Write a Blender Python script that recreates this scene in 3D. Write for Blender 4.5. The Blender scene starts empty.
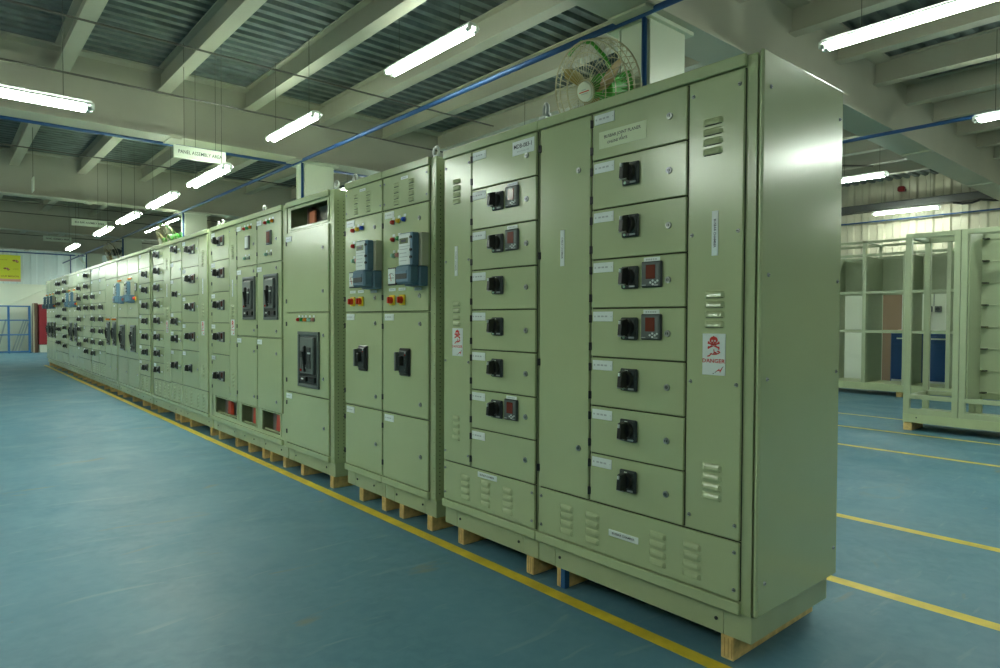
import bpy, math, random
from mathutils import Vector, Matrix
random.seed(7)
PI = math.pi
SC = bpy.context.scene
COL = SC.collection
FZ = 0.092            # underside of the steel plinths above the floor (height of the battens)

# ------------------------------------------------------------------ materials
def node_mat(name, col, rough=.5, metal=0., noise=0., nscale=8., bump=0., bscale=200., spec=.5, coat=0., emit=None, estr=0.):
    m = bpy.data.materials.new(name); m.use_nodes = True
    nt = m.node_tree; b = nt.nodes['Principled BSDF']
    b.inputs['Base Color'].default_value = (*col, 1); b.inputs['Roughness'].default_value = rough
    b.inputs['Metallic'].default_value = metal; b.inputs['Specular IOR Level'].default_value = spec
    b.inputs['Coat Weight'].default_value = coat
    if emit: b.inputs['Emission Color'].default_value = (*emit, 1); b.inputs['Emission Strength'].default_value = estr
    if noise or bump:
        tc = nt.nodes.new('ShaderNodeTexCoord')
        if noise:
            n = nt.nodes.new('ShaderNodeTexNoise'); n.inputs['Scale'].default_value = nscale; n.inputs['Detail'].default_value = 5
            nt.links.new(tc.outputs['Object'], n.inputs['Vector'])
            mr = nt.nodes.new('ShaderNodeMapRange'); mr.inputs[1].default_value = .3; mr.inputs[2].default_value = .7
            mr.inputs[3].default_value = 1 - noise; mr.inputs[4].default_value = 1 + noise
            nt.links.new(n.outputs['Fac'], mr.inputs[0])
            mx = nt.nodes.new('ShaderNodeMix'); mx.data_type = 'RGBA'; mx.blend_type = 'MULTIPLY'; mx.inputs[0].default_value = 1
            mx.inputs[6].default_value = (*col, 1); nt.links.new(mr.outputs[0], mx.inputs[7]); nt.links.new(mx.outputs[2], b.inputs['Base Color'])
        if bump:
            n2 = nt.nodes.new('ShaderNodeTexNoise'); n2.inputs['Scale'].default_value = bscale
            nt.links.new(tc.outputs['Object'], n2.inputs['Vector'])
            bp = nt.nodes.new('ShaderNodeBump'); bp.inputs['Strength'].default_value = bump; bp.inputs['Distance'].default_value = .002
            nt.links.new(n2.outputs['Fac'], bp.inputs['Height']); nt.links.new(bp.outputs[0], b.inputs['Normal'])
    return m

PAINT = node_mat('cubicle_paint', (.430, .510, .285), .21, noise=.02, nscale=3, bump=.06, bscale=260, spec=.5)
PAINT_IN = node_mat('galvanised_inside', (.30, .33, .26), .5, metal=.2, noise=.1)
PAINT_DK = node_mat('plinth_paint', (.37, .44, .255), .42, noise=.04)
GAP = node_mat('dark_gap', (.028, .034, .02), .8)
HOLE = node_mat('punched_hole', (.09, .11, .07), .8)
GREYIN = node_mat('dull_inside', (.30, .31, .27), .6)
BLACK = node_mat('black_plastic', (.012, .014, .014), .35)
DGREY = node_mat('dark_grey_plastic', (.03, .042, .04), .4)
MGREY = node_mat('breaker_grey', (.10, .125, .115), .4)
GREYPL = node_mat('grey_plastic', (.14, .16, .15), .45)
CHROME = node_mat('chrome', (.36, .39, .37), .38, metal=1)
STEEL = node_mat('galvanised_steel', (.5, .53, .5), .4, metal=.8, noise=.15)
WHITE = node_mat('label_white', (.72, .80, .76), .4)
INK = node_mat('black_ink', (.02, .025, .03), .6)
GREYINK = node_mat('grey_ink', (.42, .47, .46), .6)
REDINK = node_mat('red_print', (.62, .03, .02), .5)
TAPE = node_mat('masking_tape', (.64, .74, .48), .5)
SCREEN = node_mat('meter_window', (.16, .028, .016), .15)
LCD = node_mat('lcd_glass', (.16, .20, .10), .2)
RED = node_mat('red_lens', (.50, .015, .01), .25)
YEL = node_mat('yellow_lens', (.85, .55, .03), .25)
BLU = node_mat('blue_lens', (.02, .08, .6), .25)
GRN = node_mat('green_lens', (.02, .30, .07), .25)
ORG = node_mat('orange_lens', (.75, .22, .01), .25)
PALEGRN = node_mat('pale_green_button', (.30, .55, .40), .35)
PALERED = node_mat('pale_red_button', (.6, .25, .22), .35)
ESTY = node_mat('yellow_plate', (.85, .60, .02), .4)
ESTR = node_mat('red_knob', (.65, .04, .01), .35)
MBLUE = node_mat('meter_blue', (.10, .20, .28), .45)
MBEIGE = node_mat('meter_beige', (.50, .52, .38), .5)
WOOD = node_mat('pine_batten', (.64, .45, .17), .6, noise=.25, nscale=25)
WOODB = node_mat('blue_end_paint', (.01, .09, .24), .6)
COPPER = node_mat('busbar_sleeve_red', (.62, .07, .03), .4)
ORANGE = node_mat('orange_insulator', (.70, .22, .10), .5)
DARKIN = node_mat('dark_inside', (.06, .055, .045), .6)
BROWN = node_mat('brown_board', (.16, .09, .055), .5)
BLUEPIPE = node_mat('blue_pipe_paint', (.012, .065, .19), .4)
BEAM = node_mat('beam_paint', (.405, .41, .315), .55, noise=.05, nscale=2)
COLM = node_mat('column_paint', (.50, .56, .42), .38, noise=.04, nscale=2)
TUBE = node_mat('lit_fluorescent_tube', (.9, .9, .9), .4, emit=(.90, 1.0, .88), estr=30)
FIXW = node_mat('fixture_white', (.75, .8, .75), .4)
WIRE = node_mat('thin_wire', (.07, .08, .06), .6)
DUCT = node_mat('dark_tray', (.06, .065, .06), .5)
RODM = node_mat('conduit_grey', (.09, .09, .07), .5)
FANG = node_mat('fan_green', (.06, .34, .035), .35)
FANBL = node_mat('fan_blade_olive', (.30, .22, .05), .35)
FANW = node_mat('fan_wire', (.42, .40, .26), .4, metal=.5)
FANCAP = node_mat('fan_cap', (.65, .68, .58), .4)
SIGNM = node_mat('sign_board', (.58, .66, .52), .5)
RACKM = node_mat('rack_paint', (.325, .385, .245), .42, noise=.03)
FRAMEB = node_mat('blue_frame_paint', (.03, .16, .38), .5)
LOCKR = node_mat('red_locker_paint', (.26, .012, .02), .5)
CABB = node_mat('blue_cabinet_paint', (.008, .07, .24), .4)
DOORB = node_mat('brown_door_paint', (.28, .19, .12), .5)
BANY = node_mat('banner_yellow', (.62, .66, .04), .5)
BANP = node_mat('banner_pink', (.62, .33, .25), .5)
BANT = node_mat('banner_brown', (.26, .13, .03), .5)
GLASS = node_mat('glass_sheet', (.35, .42, .38), .1)
BEIGE = node_mat('ac_beige', (.50, .46, .33), .5)
HOSEM = node_mat('pale_hose', (.66, .72, .62), .5)
WALLC = node_mat('cream_sheet_metal', (.52, .51, .38), .45, noise=.10, nscale=1.2)
WALLF = node_mat('pale_blue_grey_sheet', (.60, .70, .66), .45, noise=.05, nscale=.7)
WALLP = node_mat('pale_plaster', (.68, .74, .60), .6, noise=.03, nscale=.5)
DECK = node_mat('zinc_decking', (.115, .150, .140), .45, metal=.25, noise=.35, nscale=5)
YLINE = node_mat('yellow_floor_paint', (.66, .50, .03), .35, noise=.18, nscale=9)

def floor_material():
    m = bpy.data.materials.new('blue_epoxy'); m.use_nodes = True
    nt = m.node_tree; N = nt.nodes; L = nt.links; b = N['Principled BSDF']
    tc = N.new('ShaderNodeTexCoord')
    def noise(sc, det=6, dist=0, off=0, stretch=None):
        n = N.new('ShaderNodeTexNoise'); n.inputs['Scale'].default_value = sc; n.inputs['Detail'].default_value = det; n.inputs['Distortion'].default_value = dist
        mp = N.new('ShaderNodeMapping'); mp.inputs['Location'].default_value = (off, off*1.7, 0)
        if stretch: mp.inputs['Scale'].default_value = stretch
        L.new(tc.outputs['Object'], mp.inputs[0]); L.new(mp.outputs[0], n.inputs[0]); return n
    def ramp(src, a, c1, z, c2):
        r = N.new('ShaderNodeValToRGB'); r.color_ramp.elements[0].position = a; r.color_ramp.elements[0].color = (*c1, 1)
        r.color_ramp.elements[1].position = z; r.color_ramp.elements[1].color = (*c2, 1); L.new(src, r.inputs[0]); return r
    def mix(f, a, c):
        x = N.new('ShaderNodeMix'); x.data_type = 'RGBA'; L.new(f, x.inputs[0]); L.new(a, x.inputs[6])
        if isinstance(c, tuple): x.inputs[7].default_value = (*c, 1)
        else: L.new(c, x.inputs[7])
        return x.outputs[2]
    base = ramp(noise(.9, 5, 1).outputs[0], .3, (.064, .172, .232), .72, (.086, .208, .275)).outputs[0]
    fine = ramp(noise(16, 8, .5, 3).outputs[0], .35, (0, 0, 0), .8, (1, 1, 1))
    base = mix(fine.outputs[0], base, (.10, .222, .285))
    scr = ramp(noise(1.2, 9, 2.5, 9, (1, 5, 1)).outputs[0], .62, (0, 0, 0), .72, (.45, .45, .45))
    base = mix(scr.outputs[0], base, (.20, .30, .31))
    st = ramp(noise(1.7, 6, 1.2, 21, (.8, 2.2, 1)).outputs[0], .66, (0, 0, 0), .74, (.55, .55, .55))
    base = mix(st.outputs[0], base, (.22, .20, .11))
    st2 = ramp(noise(6, 3, .3, 33).outputs[0], .74, (0, 0, 0), .78, (.7, .7, .7))
    base = mix(st2.outputs[0], base, (.16, .15, .09))
    L.new(base, b.inputs['Base Color'])
    rr = ramp(noise(2.2, 7, 1, 40).outputs[0], .3, (.40, .40, .40), .8, (.58, .58, .58)); L.new(rr.outputs[0], b.inputs['Roughness'])
    b.inputs['Specular IOR Level'].default_value = .32
    bp = N.new('ShaderNodeBump'); bp.inputs['Strength'].default_value = .10; bp.inputs['Distance'].default_value = .004
    L.new(noise(5, 4, 0, 2).outputs[0], bp.inputs['Height']); L.new(bp.outputs[0], b.inputs['Normal'])
    return m
FLOORM = floor_material()

# ------------------------------------------------------------------ mesh builder
_txt = {}
def text_geo(s, size, align='CENTER', spacing=1.0):
    key = (s, size, align, spacing)
    if key in _txt: return _txt[key]
    c = bpy.data.curves.new('t', 'FONT'); c.body = s; c.size = size; c.align_x = align; c.align_y = 'CENTER'; c.resolution_u = 2
    c.offset = size*.012; c.space_character = spacing
    o = bpy.data.objects.new('t', c); COL.objects.link(o)
    dg = bpy.context.evaluated_depsgraph_get(); me = bpy.data.meshes.new_from_object(o.evaluated_get(dg))
    v = [tuple(p.co[:2]) for p in me.vertices]; f = [tuple(p.vertices) for p in me.polygons]
    bpy.data.objects.remove(o); bpy.data.curves.remove(c); bpy.data.meshes.remove(me)
    _txt[key] = (v, f); return _txt[key]

class MB:
    def __init__(s): s.v = []; s.f = []; s.m = []; s.mats = []; s.sm = []
    def mi(s, mat):
        if mat not in s.mats: s.mats.append(mat)
        return s.mats.index(mat)
    def add(s, vs, fs, mat, smooth=False):
        b = len(s.v); s.v += [tuple(v) for v in vs]; k = s.mi(mat)
        for f in fs: s.f.append(tuple(b+i for i in f)); s.m.append(k); s.sm.append(smooth)
        return s
    def box(s, x0, x1, y0, y1, z0, z1, mat, c=0.):
        if x0 > x1: x0, x1 = x1, x0
        if y0 > y1: y0, y1 = y1, y0
        if z0 > z1: z0, z1 = z1, z0
        if c <= 0:
            v = [(x, y, z) for x in (x0, x1) for y in (y0, y1) for z in (z0, z1)]
            return s.add(v, [(0, 1, 3, 2), (4, 6, 7, 5), (0, 4, 5, 1), (2, 3, 7, 6), (0, 2, 6, 4), (1, 5, 7, 3)], mat)
        c = min(c, (x1-x0)*.45, (y1-y0)*.45, (z1-z0)*.45)
        lo = (x0, y0, z0); hi = (x1, y1, z1); V = []; idx = {}
        for ax in range(3):
            for sx in (0, 1):
                for sy in (0, 1):
                    for sz in (0, 1):
                        sg = (sx, sy, sz); p = []
                        for a in range(3):
                            val = hi[a] if sg[a] else lo[a]
                            if a != ax: val += -c if sg[a] else c
                            p.append(val)
                        idx[(ax, sg)] = len(V); V.append(p)
        F = []
        def quad(ids, n):
            a, b_, c_ = (Vector(V[i]) for i in ids[:3])
            if (b_-a).cross(c_-a).dot(n) < 0: ids = ids[::-1]
            F.append(tuple(ids))
        for ax in range(3):
            o = [a for a in range(3) if a != ax]
            for sd in (0, 1):
                ids = []
                for p, q in ((0, 0), (1, 0), (1, 1), (0, 1)):
                    sg = [0, 0, 0]; sg[ax] = sd; sg[o[0]] = p; sg[o[1]] = q; ids.append(idx[(ax, tuple(sg))])
                n = Vector((0, 0, 0)); n[ax] = 1 if sd else -1; quad(ids, n)
            for p in (0, 1):
                for q in (0, 1):
                    def g(which, t):
                        sg = [0, 0, 0]; sg[ax] = t; sg[o[0]] = p; sg[o[1]] = q; return idx[(which, tuple(sg))]
                    n = Vector((0, 0, 0)); n[o[0]] = 1 if p else -1; n[o[1]] = 1 if q else -1
                    quad([g(o[0], 0), g(o[0], 1), g(o[1], 1), g(o[1], 0)], n)
        for sx in (0, 1):
            for sy in (0, 1):
                for sz in (0, 1):
                    quad([idx[(a, (sx, sy, sz))] for a in range(3)], Vector((sx*2-1, sy*2-1, sz*2-1)))
        return s.add(V, F, mat)
    def cyl(s, p, q, r, mat, n=12, r2=None, caps=True, smooth=True):
        p = Vector(p); q = Vector(q); d = (q-p).normalized(); a = d.orthogonal().normalized(); b = d.cross(a); r2 = r if r2 is None else r2
        V = []
        for k in range(n):
            t = 2*PI*k/n; u = a*math.cos(t)+b*math.sin(t); V.append(p+u*r); V.append(q+u*r2)
        s.add(V, [(2*k, 2*((k+1) % n), 2*((k+1) % n)+1, 2*k+1) for k in range(n)], mat, smooth)
        if caps:
            s.add([V[2*k] for k in range(n)], [tuple(range(n))[::-1]], mat); s.add([V[2*k+1] for k in range(n)], [tuple(range(n))], mat)
        return s
    def tube(s, pts, r, mat, n=6, closed=False):
        P = [Vector(p) for p in pts]; R = []; m = len(P)
        for i, p in enumerate(P):
            a = P[(i-1) % m] if closed or i else p; b = P[(i+1) % m] if closed or i < m-1 else p
            R.append((b-a).normalized())
        up = R[0].orthogonal().normalized(); V = []
        for i, p in enumerate(P):
            up = (up-R[i]*up.dot(R[i])).normalized(); bb = R[i].cross(up)
            for k in range(n): t = 2*PI*k/n; V.append(p+(up*math.cos(t)+bb*math.sin(t))*r)
        F = []
        for i in range(m if closed else m-1):
            for k in range(n): F.append((i*n+k, i*n+(k+1) % n, ((i+1) % m)*n+(k+1) % n, ((i+1) % m)*n+k))
        if not closed: F += [tuple(range(n))[::-1], tuple((m-1)*n+k for k in range(n))]
        return s.add(V, F, mat, True)
    def ring(s, c, axis, R, r, mat, n=24, k=6, squash=None):
        ax = Vector(axis).normalized(); a = ax.orthogonal().normalized(); b = ax.cross(a); c = Vector(c)
        return s.tube([c+(a*math.cos(2*PI*i/n)+b*math.sin(2*PI*i/n))*R for i in range(n)], r, mat, k, True)
    def poly(s, pts, y0, y1, mat):            # outline in x,z given anticlockwise seen from -y, thickness y0..y1
        n = len(pts); V = [(x, y0, z) for x, z in pts]+[(x, y1, z) for x, z in pts]
        return s.add(V, [tuple(range(n)), tuple(range(2*n-1, n-1, -1))]+[(i, i+n, (i+1) % n+n, (i+1) % n) for i in range(n)], mat)
    def disc(s, x, z, y0, y1, r, mat, n=12, rz=None):
        rz = rz or r
        return s.poly([(x+r*math.cos(2*PI*k/n), z+rz*math.sin(2*PI*k/n)) for k in range(n)], y0, y1, mat)
    def bar2(s, x0, z0, x1, z1, w, y0, y1, mat):
        dx, dz = x1-x0, z1-z0; l = math.hypot(dx, dz) or 1; nx, nz = -dz/l*w/2, dx/l*w/2
        return s.poly([(x0-nx, z0-nz), (x1-nx, z1-nz), (x1+nx, z1+nz), (x0+nx, z0+nz)], y0, y1, mat)
    def text(s, t, size, x, y, z, mat, vertical=False, align='CENTER', sx=1., rot=0.):
        v, f = text_geo(t, size, align); out = []
        cr, sr = math.cos(rot), math.sin(rot)
        for a, b in v:
            a *= sx
            if vertical: a, b = b, -a      # reads downwards
            a, b = a*cr-b*sr, a*sr+b*cr
            out.append((x+a, y, z+b))
        return s.add(out, f, mat)
    def build(s, name, parent=None, loc=None, rot=None):
        me = bpy.data.meshes.new(name); me.from_pydata(s.v, [], s.f)
        for m in s.mats: me.materials.append(m)
        me.polygons.foreach_set('material_index', s.m); me.polygons.foreach_set('use_smooth', s.sm); me.update()
        o = bpy.data.objects.new(name, me); COL.objects.link(o)
        if parent: o.parent = parent
        if loc: o.location = loc
        if rot: o.rotation_euler = rot
        return o
def tag(o, label=None, cat=None, group=None, kind=None):
    if label: o['label'] = label
    if cat: o['category'] = cat
    if group: o['group'] = group
    if kind: o['kind'] = kind
    return o
def empty(name, loc, rz=0., label=None, cat=None, group=None):
    o = bpy.data.objects.new(name, None); COL.objects.link(o); o.location = loc; o.rotation_euler = (0, 0, rz); o.empty_display_size = .1
    return tag(o, label, cat, group)
def place(me_obj, name, parent, loc, rot=None):    # copy sharing the mesh
    o = me_obj.copy(); o.name = name; COL.objects.link(o); o.parent = parent; o.location = loc
    if rot: o.rotation_euler = rot
    return o

# ------------------------------------------------------------------ door furniture (local frame: x right, y into cabinet, z up; door face at y=0)
PROTO = {}
def proto(key, mb):
    if key not in PROTO:
        me = mb().build(key); PROTO[key] = me.data; bpy.data.objects.remove(me)
    return PROTO[key]
def put(name, key, mbf, parent, x, y, z, rot=None):
    o = bpy.data.objects.new(name, proto(key, mbf)); COL.objects.link(o); o.parent = parent; o.location = (x, y, z)
    if rot: o.rotation_euler = rot
    return o
def mb_switch():
    m = MB(); m.box(-.043, .043, -.014, 0, -.046, .046, DGREY, .005)
    m.box(-.037, .037, -.018, -.012, -.028, .040, GREYPL if False else DGREY, .002)
    m.cyl((0, -.036, .004), (0, -.012, .004), .030, BLACK, 20, .034)
    # the lever: a tall wedge that stands well off the plate
    V = [(-.013, -.034, -.034), (.013, -.034, -.034), (.013, -.034, .040), (-.013, -.034, .040), (-.009, -.072, -.026), (.009, -.072, -.026), (.009, -.066, .034), (-.009, -.066, .034)]
    m.add(V, [(0, 1, 5, 4), (1, 2, 6, 5), (2, 3, 7, 6), (3, 0, 4, 7), (4, 5, 6, 7), (0, 3, 2, 1)], BLACK)
    m.box(-.003, .003, -.074, -.066, .018, .032, WHITE)
    m.disc(-.024, -.036, -.016, -.013, .006, PALEGRN); m.box(.002, .030, -.0155, -.013, -.041, -.033, GREYINK)
    m.box(-.012, .002, -.0195, -.017, .033, .040, WHITE)
    m.cyl((-.018, -.058, -.030), (.018, -.058, -.030), .003, CHROME, 8)
    return m
def mb_switch_small():
    m = MB(); m.box(-.033, .033, -.012, 0, -.036, .036, DGREY, .004); m.cyl((0, -.026, 0), (0, -.01, 0), .024, BLACK, 14)
    m.box(-.010, .010, -.055, -.024, -.028, .030, BLACK, .004); m.box(-.003, .003, -.057, -.054, .014, .026, WHITE); return m
def mb_meter():
    m = MB(); m.box(-.049, .049, -.012, 0, -.052, .052, DGREY, .004); m.box(-.044, .044, -.015, -.010, -.047, .047, MGREY, .002)
    m.box(-.024, .022, -.017, -.013, -.018, .038, SCREEN, .002); m.box(.028, .038, -.0165, -.014, -.02, .04, GREYPL)
    for x, z in ((.0, -.033), (.012, -.026), (.012, -.040), (.024, -.033), (.034, -.027)): m.disc(x, z, -.018, -.014, .0045, WHITE, 8)
    m.box(.018, .036, -.0165, -.014, -.046, -.041, GREYINK); m.box(-.04, -.022, -.0165, -.014, -.045, -.041, GREYINK)
    return m
def mb_lock():
    m = MB(); m.cyl((0, -.006, 0), (0, 0, 0), .0125, CHROME, 16, .0135); m.cyl((0, -.0065, 0), (0, -.004, 0), .0065, INK, 10)
    m.box(-.0015, .0015, -.0075, -.006, -.006, .006, CHROME); return m
def mb_hinge():
    m = MB(); m.box(-.006, .007, -.006, .010, -.017, .017, BLACK, .002); m.cyl((-.004, -.005, -.017), (-.004, -.005, .017), .004, BLACK, 8); return m
def mb_screw():
    m = MB(); m.cyl((0, -.005, 0), (0, 0, 0), .006, CHROME, 8, .008); m.box(-.005, .005, -.0055, -.0045, -.001, .001, INK); return m
def mb_nameplate():
    m = MB(); m.box(-.055, .055, -.003, 0, -.021, .021, WHITE, .001)
    m.disc(-.043, 0, -.004, -.003, .004, GREYINK, 8); m.disc(.047, .0, -.004, -.003, .002, GREYINK, 8)
    for k in range(3): m.box(-.028+k*.02, -.014+k*.02, -.0035, -.003, -.003, .004, GREYINK)
    return m
def mb_strip(w):
    def f():
        m = MB(); m.box(-w/2, w/2, -.003, 0, -.009, .009, WHITE, .001)
        for k in range(5): m.box(-w*.34+k*w*.14, -w*.34+k*w*.14+w*.09, -.0035, -.003, -.003, .003, GREYINK)
        return m
    return f
def mb_vertical(t):
    def f():
        m = MB(); m.box(-.013, .013, -.003, 0, -.082, .082, WHITE, .001); m.text(t, .0125, 0, -.0036, 0, INK, vertical=True, sx=1.0); return m
    return f
def mb_lamp(mat):
    def f():
        m = MB(); m.cyl((0, -.005, 0), (0, 0, 0), .016, GREYPL, 14); m.cyl((0, -.020, 0), (0, -.004, 0), .013, mat, 14, .014); m.cyl((0, -.025, 0), (0, -.020, 0), .009, mat, 14, .013)
        m.box(-.013, .013, -.002, 0, .018, .034, WHITE); return m
    return f
def mb_estop():
    m = MB(); m.box(-.032, .032, -.012, 0, -.032, .032, ESTY, .005); m.cyl((0, -.030, 0), (0, -.010, 0), .020, ESTR, 16, .023)
    m.box(-.007, .007, -.042, -.028, -.019, .019, ESTR, .003); return m
def mb_ammeter():
    m = MB(); m.box(-.048, .048, -.010, 0, -.055, .055, BLACK, .003); m.box(-.041, .041, -.013, -.009, -.046, .048, WHITE, .002)
    m.bar2(-.03, -.01, .03, -.01, .003, -.0145, -.013, INK)
    for k in range(7): a = PI*(.2+.1*k); m.bar2(.028*math.cos(a), -.012+.028*math.sin(a), .034*math.cos(a), -.012+.034*math.sin(a), .002, -.0145, -.013, INK)
    m.bar2(0, -.03, -.016, .016, .002, -.0150, -.013, REDINK); return m
def mb_energy():
    m = MB(); w = .0725
    m.box(-w, w+.022, -.05, 0, -.10, .093, MBEIGE, .004); m.box(-w, w, -.100, -.05, -.10, .093, MBLUE, .006)
    m.box(-w+.004, w-.022, -.103, -.098, -.095, .088, WHITE, .003)
    m.box(-w+.014, w-.040, -.105, -.102, .030, .062, LCD, .001); m.box(-w+.034, w-.060, -.106, -.104, .038, .053, INK)
    for k in range(4): m.box(-w+.016, w-.045-.01*(k % 2), -.1042, -.102, -.005-k*.022, -.001-k*.022, GREYINK)
    for z in (.062, -.01, -.052): m.cyl((w-.011, -.108, z), (w-.011, -.098, z), .008, INK, 10)
    m.box(-w+.002, w-.020, -.1035, -.1025, .012, .015, GREYINK)
    m.box(-.075, .092, -.060, 0, -.215, -.10, MBLUE, .006)
    m.box(-.075, .080, -.125, -.055, -.205, -.098, MBLUE, .012)
    m.box(-.060, .055, -.1285, -.12, -.178, -.130, DGREY, .006); m.box(-.062, .057, -.131, -.12, -.148, -.128, MBLUE, .004)
    return m
def mb_mccb():
    m = MB(); m.box(-.058, .058, -.014, 0, -.085, .085, BLACK, .010); m.box(-.046, .046, -.026, -.012, -.070, .070, DGREY, .008)
    m.box(-.012, .012, -.055, -.024, -.02, .038, BLACK, .004); m.box(.026, .038, -.028, -.025, .05, .062, GREYINK)
    m.box(-.060, -.040, -.05, -.01, -.055, .06, GREYPL, .004)
    for z in (-.045, .02, .045): m.disc(.030, z, -.029, -.025, .004, RED if z > .03 else GREYPL, 8)
    return m
def mb_acb(w, h):
    def f():
        m = MB(); t = .024
        for a in ((-w, w, h-t, h), (-w, w, -h, -h+t), (-w, -w+t, -h+t, h-t), (w-t, w, -h+t, h-t)): m.box(a[0], a[1], -.016, 0, a[2], a[3], MGREY, .003)
        m.box(-w+t, w-t, -.004, 0, -h+t, h-t, DGREY)
        m.box(-w*.62, w*.66, -.030, -.002, -h*.50, h*.80, MGREY, .006)
        m.box(-w*.10, w*.06, -.052, -.028, -h*.18, h*.50, BLACK, .006)
        m.box(-w*.44, -w*.12, -.042, -.028, h*.06, h*.32, BLACK, .005); m.box(w*.10, w*.5, -.040, -.028, -h*.30, h*.45, DGREY, .005)
        m.cyl((w*.02, -.060, h*.30), (w*.02, -.040, -h*.42), .009, BLACK, 8)
        m.box(-w*.52, -w*.40, -.034, -.028, -h*.42, -h*.34, RED, .001); m.box(-w*.52, -w*.42, -.034, -.028, -h*.30, h*.1, GREYPL, .001)
        m.box(w*.30, w*.55, -.043, -.038, h*.22, h*.28, WHITE); m.box(-w*.10, w*.30, -.034, -.028, -h*.30, -h*.27, WHITE)
        m.box(-w+t, w-t, -.014, -.002, -h*.56, -h*.52, BLACK)
        m.box(-w*.7, -w*.1, -.024, -.002, -h*.80, -h*.62, BLACK, .004); m.box(w*.12, w*.7, -.024, -.002, -h*.80, -h*.62, BLACK, .004)
        m.box(-w*.5, -w*.3, -.027, -.022, -h*.72, -h*.67, WHITE)
        return m
    return f
def mb_minimeter(mat):
    def f():
        m = MB(); m.box(-.048, .048, -.016, 0, -.062, .062, GREYPL, .004); m.box(-.036, .036, -.020, -.014, -.048, .052, mat, .003)
        m.box(-.036, .036, -.021, -.014, -.058, -.05, DGREY); return m
    return f
def mb_danger():
    m = MB(); w, h = .047, .0765; m.box(-w, w, -.003, 0, -h, h, WHITE, .001)
    y0, y1 = -.0042, -.003
    # skull
    m.disc(0, .053, y0, y1, .0165, REDINK, 16, .0135); m.box(-.008, .008, y0, y1, .031, .042, REDINK)
    for sx in (-1, 1):
        m.disc(sx*.0055, .050, -.0048, y1, .0036, WHITE, 8); m.disc(sx*.0028, .0335, -.0048, y1, .0014, WHITE, 6)
        m.bar2(-sx*.022, .043, sx*.021, .0245, .006, y0, y1, REDINK)
        for z, d in ((.043, 1), (.0245, -1)):
            m.disc(sx*.021, z+.0022, y0, y1, .0032, REDINK, 8); m.disc(sx*.0215, z-.0020, y0, y1, .0030, REDINK, 8)
    m.disc(0, .0425, -.0048, y1, .0018, WHITE, 6)
    # the Arabic word for danger, drawn as strokes from right to left
    def st(pts, wd=.0042):
        for a, b in zip(pts, pts[1:]): m.bar2(*a, *b, wd, y0, y1, REDINK); m.disc(*b, y0, y1, wd/2, REDINK, 6)
    st([(.014, .012), (.020, .0125), (.025, .008), (.018, .004), (.010, .001), (.002, .0005), (-.006, .001)]); m.disc(.021, .0185, y0, y1, .0019, REDINK, 6)
    st([(.009, .002), (.010, .007), (.004, .008), (.001, .003)]); st([(.003, .004), (.001, .018)], .003)
    st([(-.006, .001), (-.010, .0035), (-.013, -.001), (-.018, -.006), (-.024, -.007)])
    m.text('DANGER', .0205, 0, -.0044, -.0245, REDINK, sx=1.12)
    m.poly([(.010, -.063), (.0235, -.052), (.0255, -.058), (.0385, -.0445), (.0275, -.0655), (.0245, -.0585)], y0, y1, REDINK)
    m.bar2(.006, -.067, .014, -.060, .0016, y0, y1, INK); m.bar2(.033, -.050, .040, -.043, .0016, y0, y1, INK)
    for z in (.067, -.070): m.disc(0, z, -.0045, y1, .0018, INK, 6)
    return m
def mb_mdb():
    m = MB(); m.box(-.078, .078, -.003, 0, -.034, .034, WHITE, .001); m.text('MDB-083-1', .029, 0, -.0036, .006, INK, sx=.98); m.text('MAIN PANEL-GF2', .010, 0, -.0036, -.019, GREYINK, sx=1.1); return m
def mb_tape():
    m = MB(); m.box(-.124, .124, -.0012, 0, -.036, .036, TAPE); m.text('BUSBAR JOINT PLANER', .0185, .0, -.0018, .013, INK, rot=.02); m.text('ONLINE WAYS', .016, -.025, -.0018, -.014, INK, rot=.03)
    m.bar2(-.004, -.006, .0, .004, .002, -.0018, -.001, INK); return m
def mb_bch():
    m = MB(); m.box(-.078, .078, -.003, 0, -.014, .014, WHITE, .001); m.text('BUSBAR CHAMBER', .0135, 0, -.0036, 0, INK, sx=1.05); return m
def mb_eye():
    m = MB(); m.cyl((0, 0, 0), (0, 0, .014), .020, STEEL, 12); m.ring((0, 0, .044), (0, 1, 0), .027, .008, STEEL, 18); return m
def mb_shackle():
    m = MB(); m.ring((0, -.03, .045), (.5, 1, 0), .030, .009, CHROME, 14); m.tube([(-.012, -.03, .02), (-.016, -.036, -.03), (0, -.036, -.048), (.014, -.036, -.03), (.010, -.03, .02)], .006, CHROME)
    m.cyl((-.03, -.03, .02), (.03, -.03, .02), .008, CHROME, 10); m.box(-.022, .022, -.06, 0, 0, .012, STEEL, .003); return m

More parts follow.
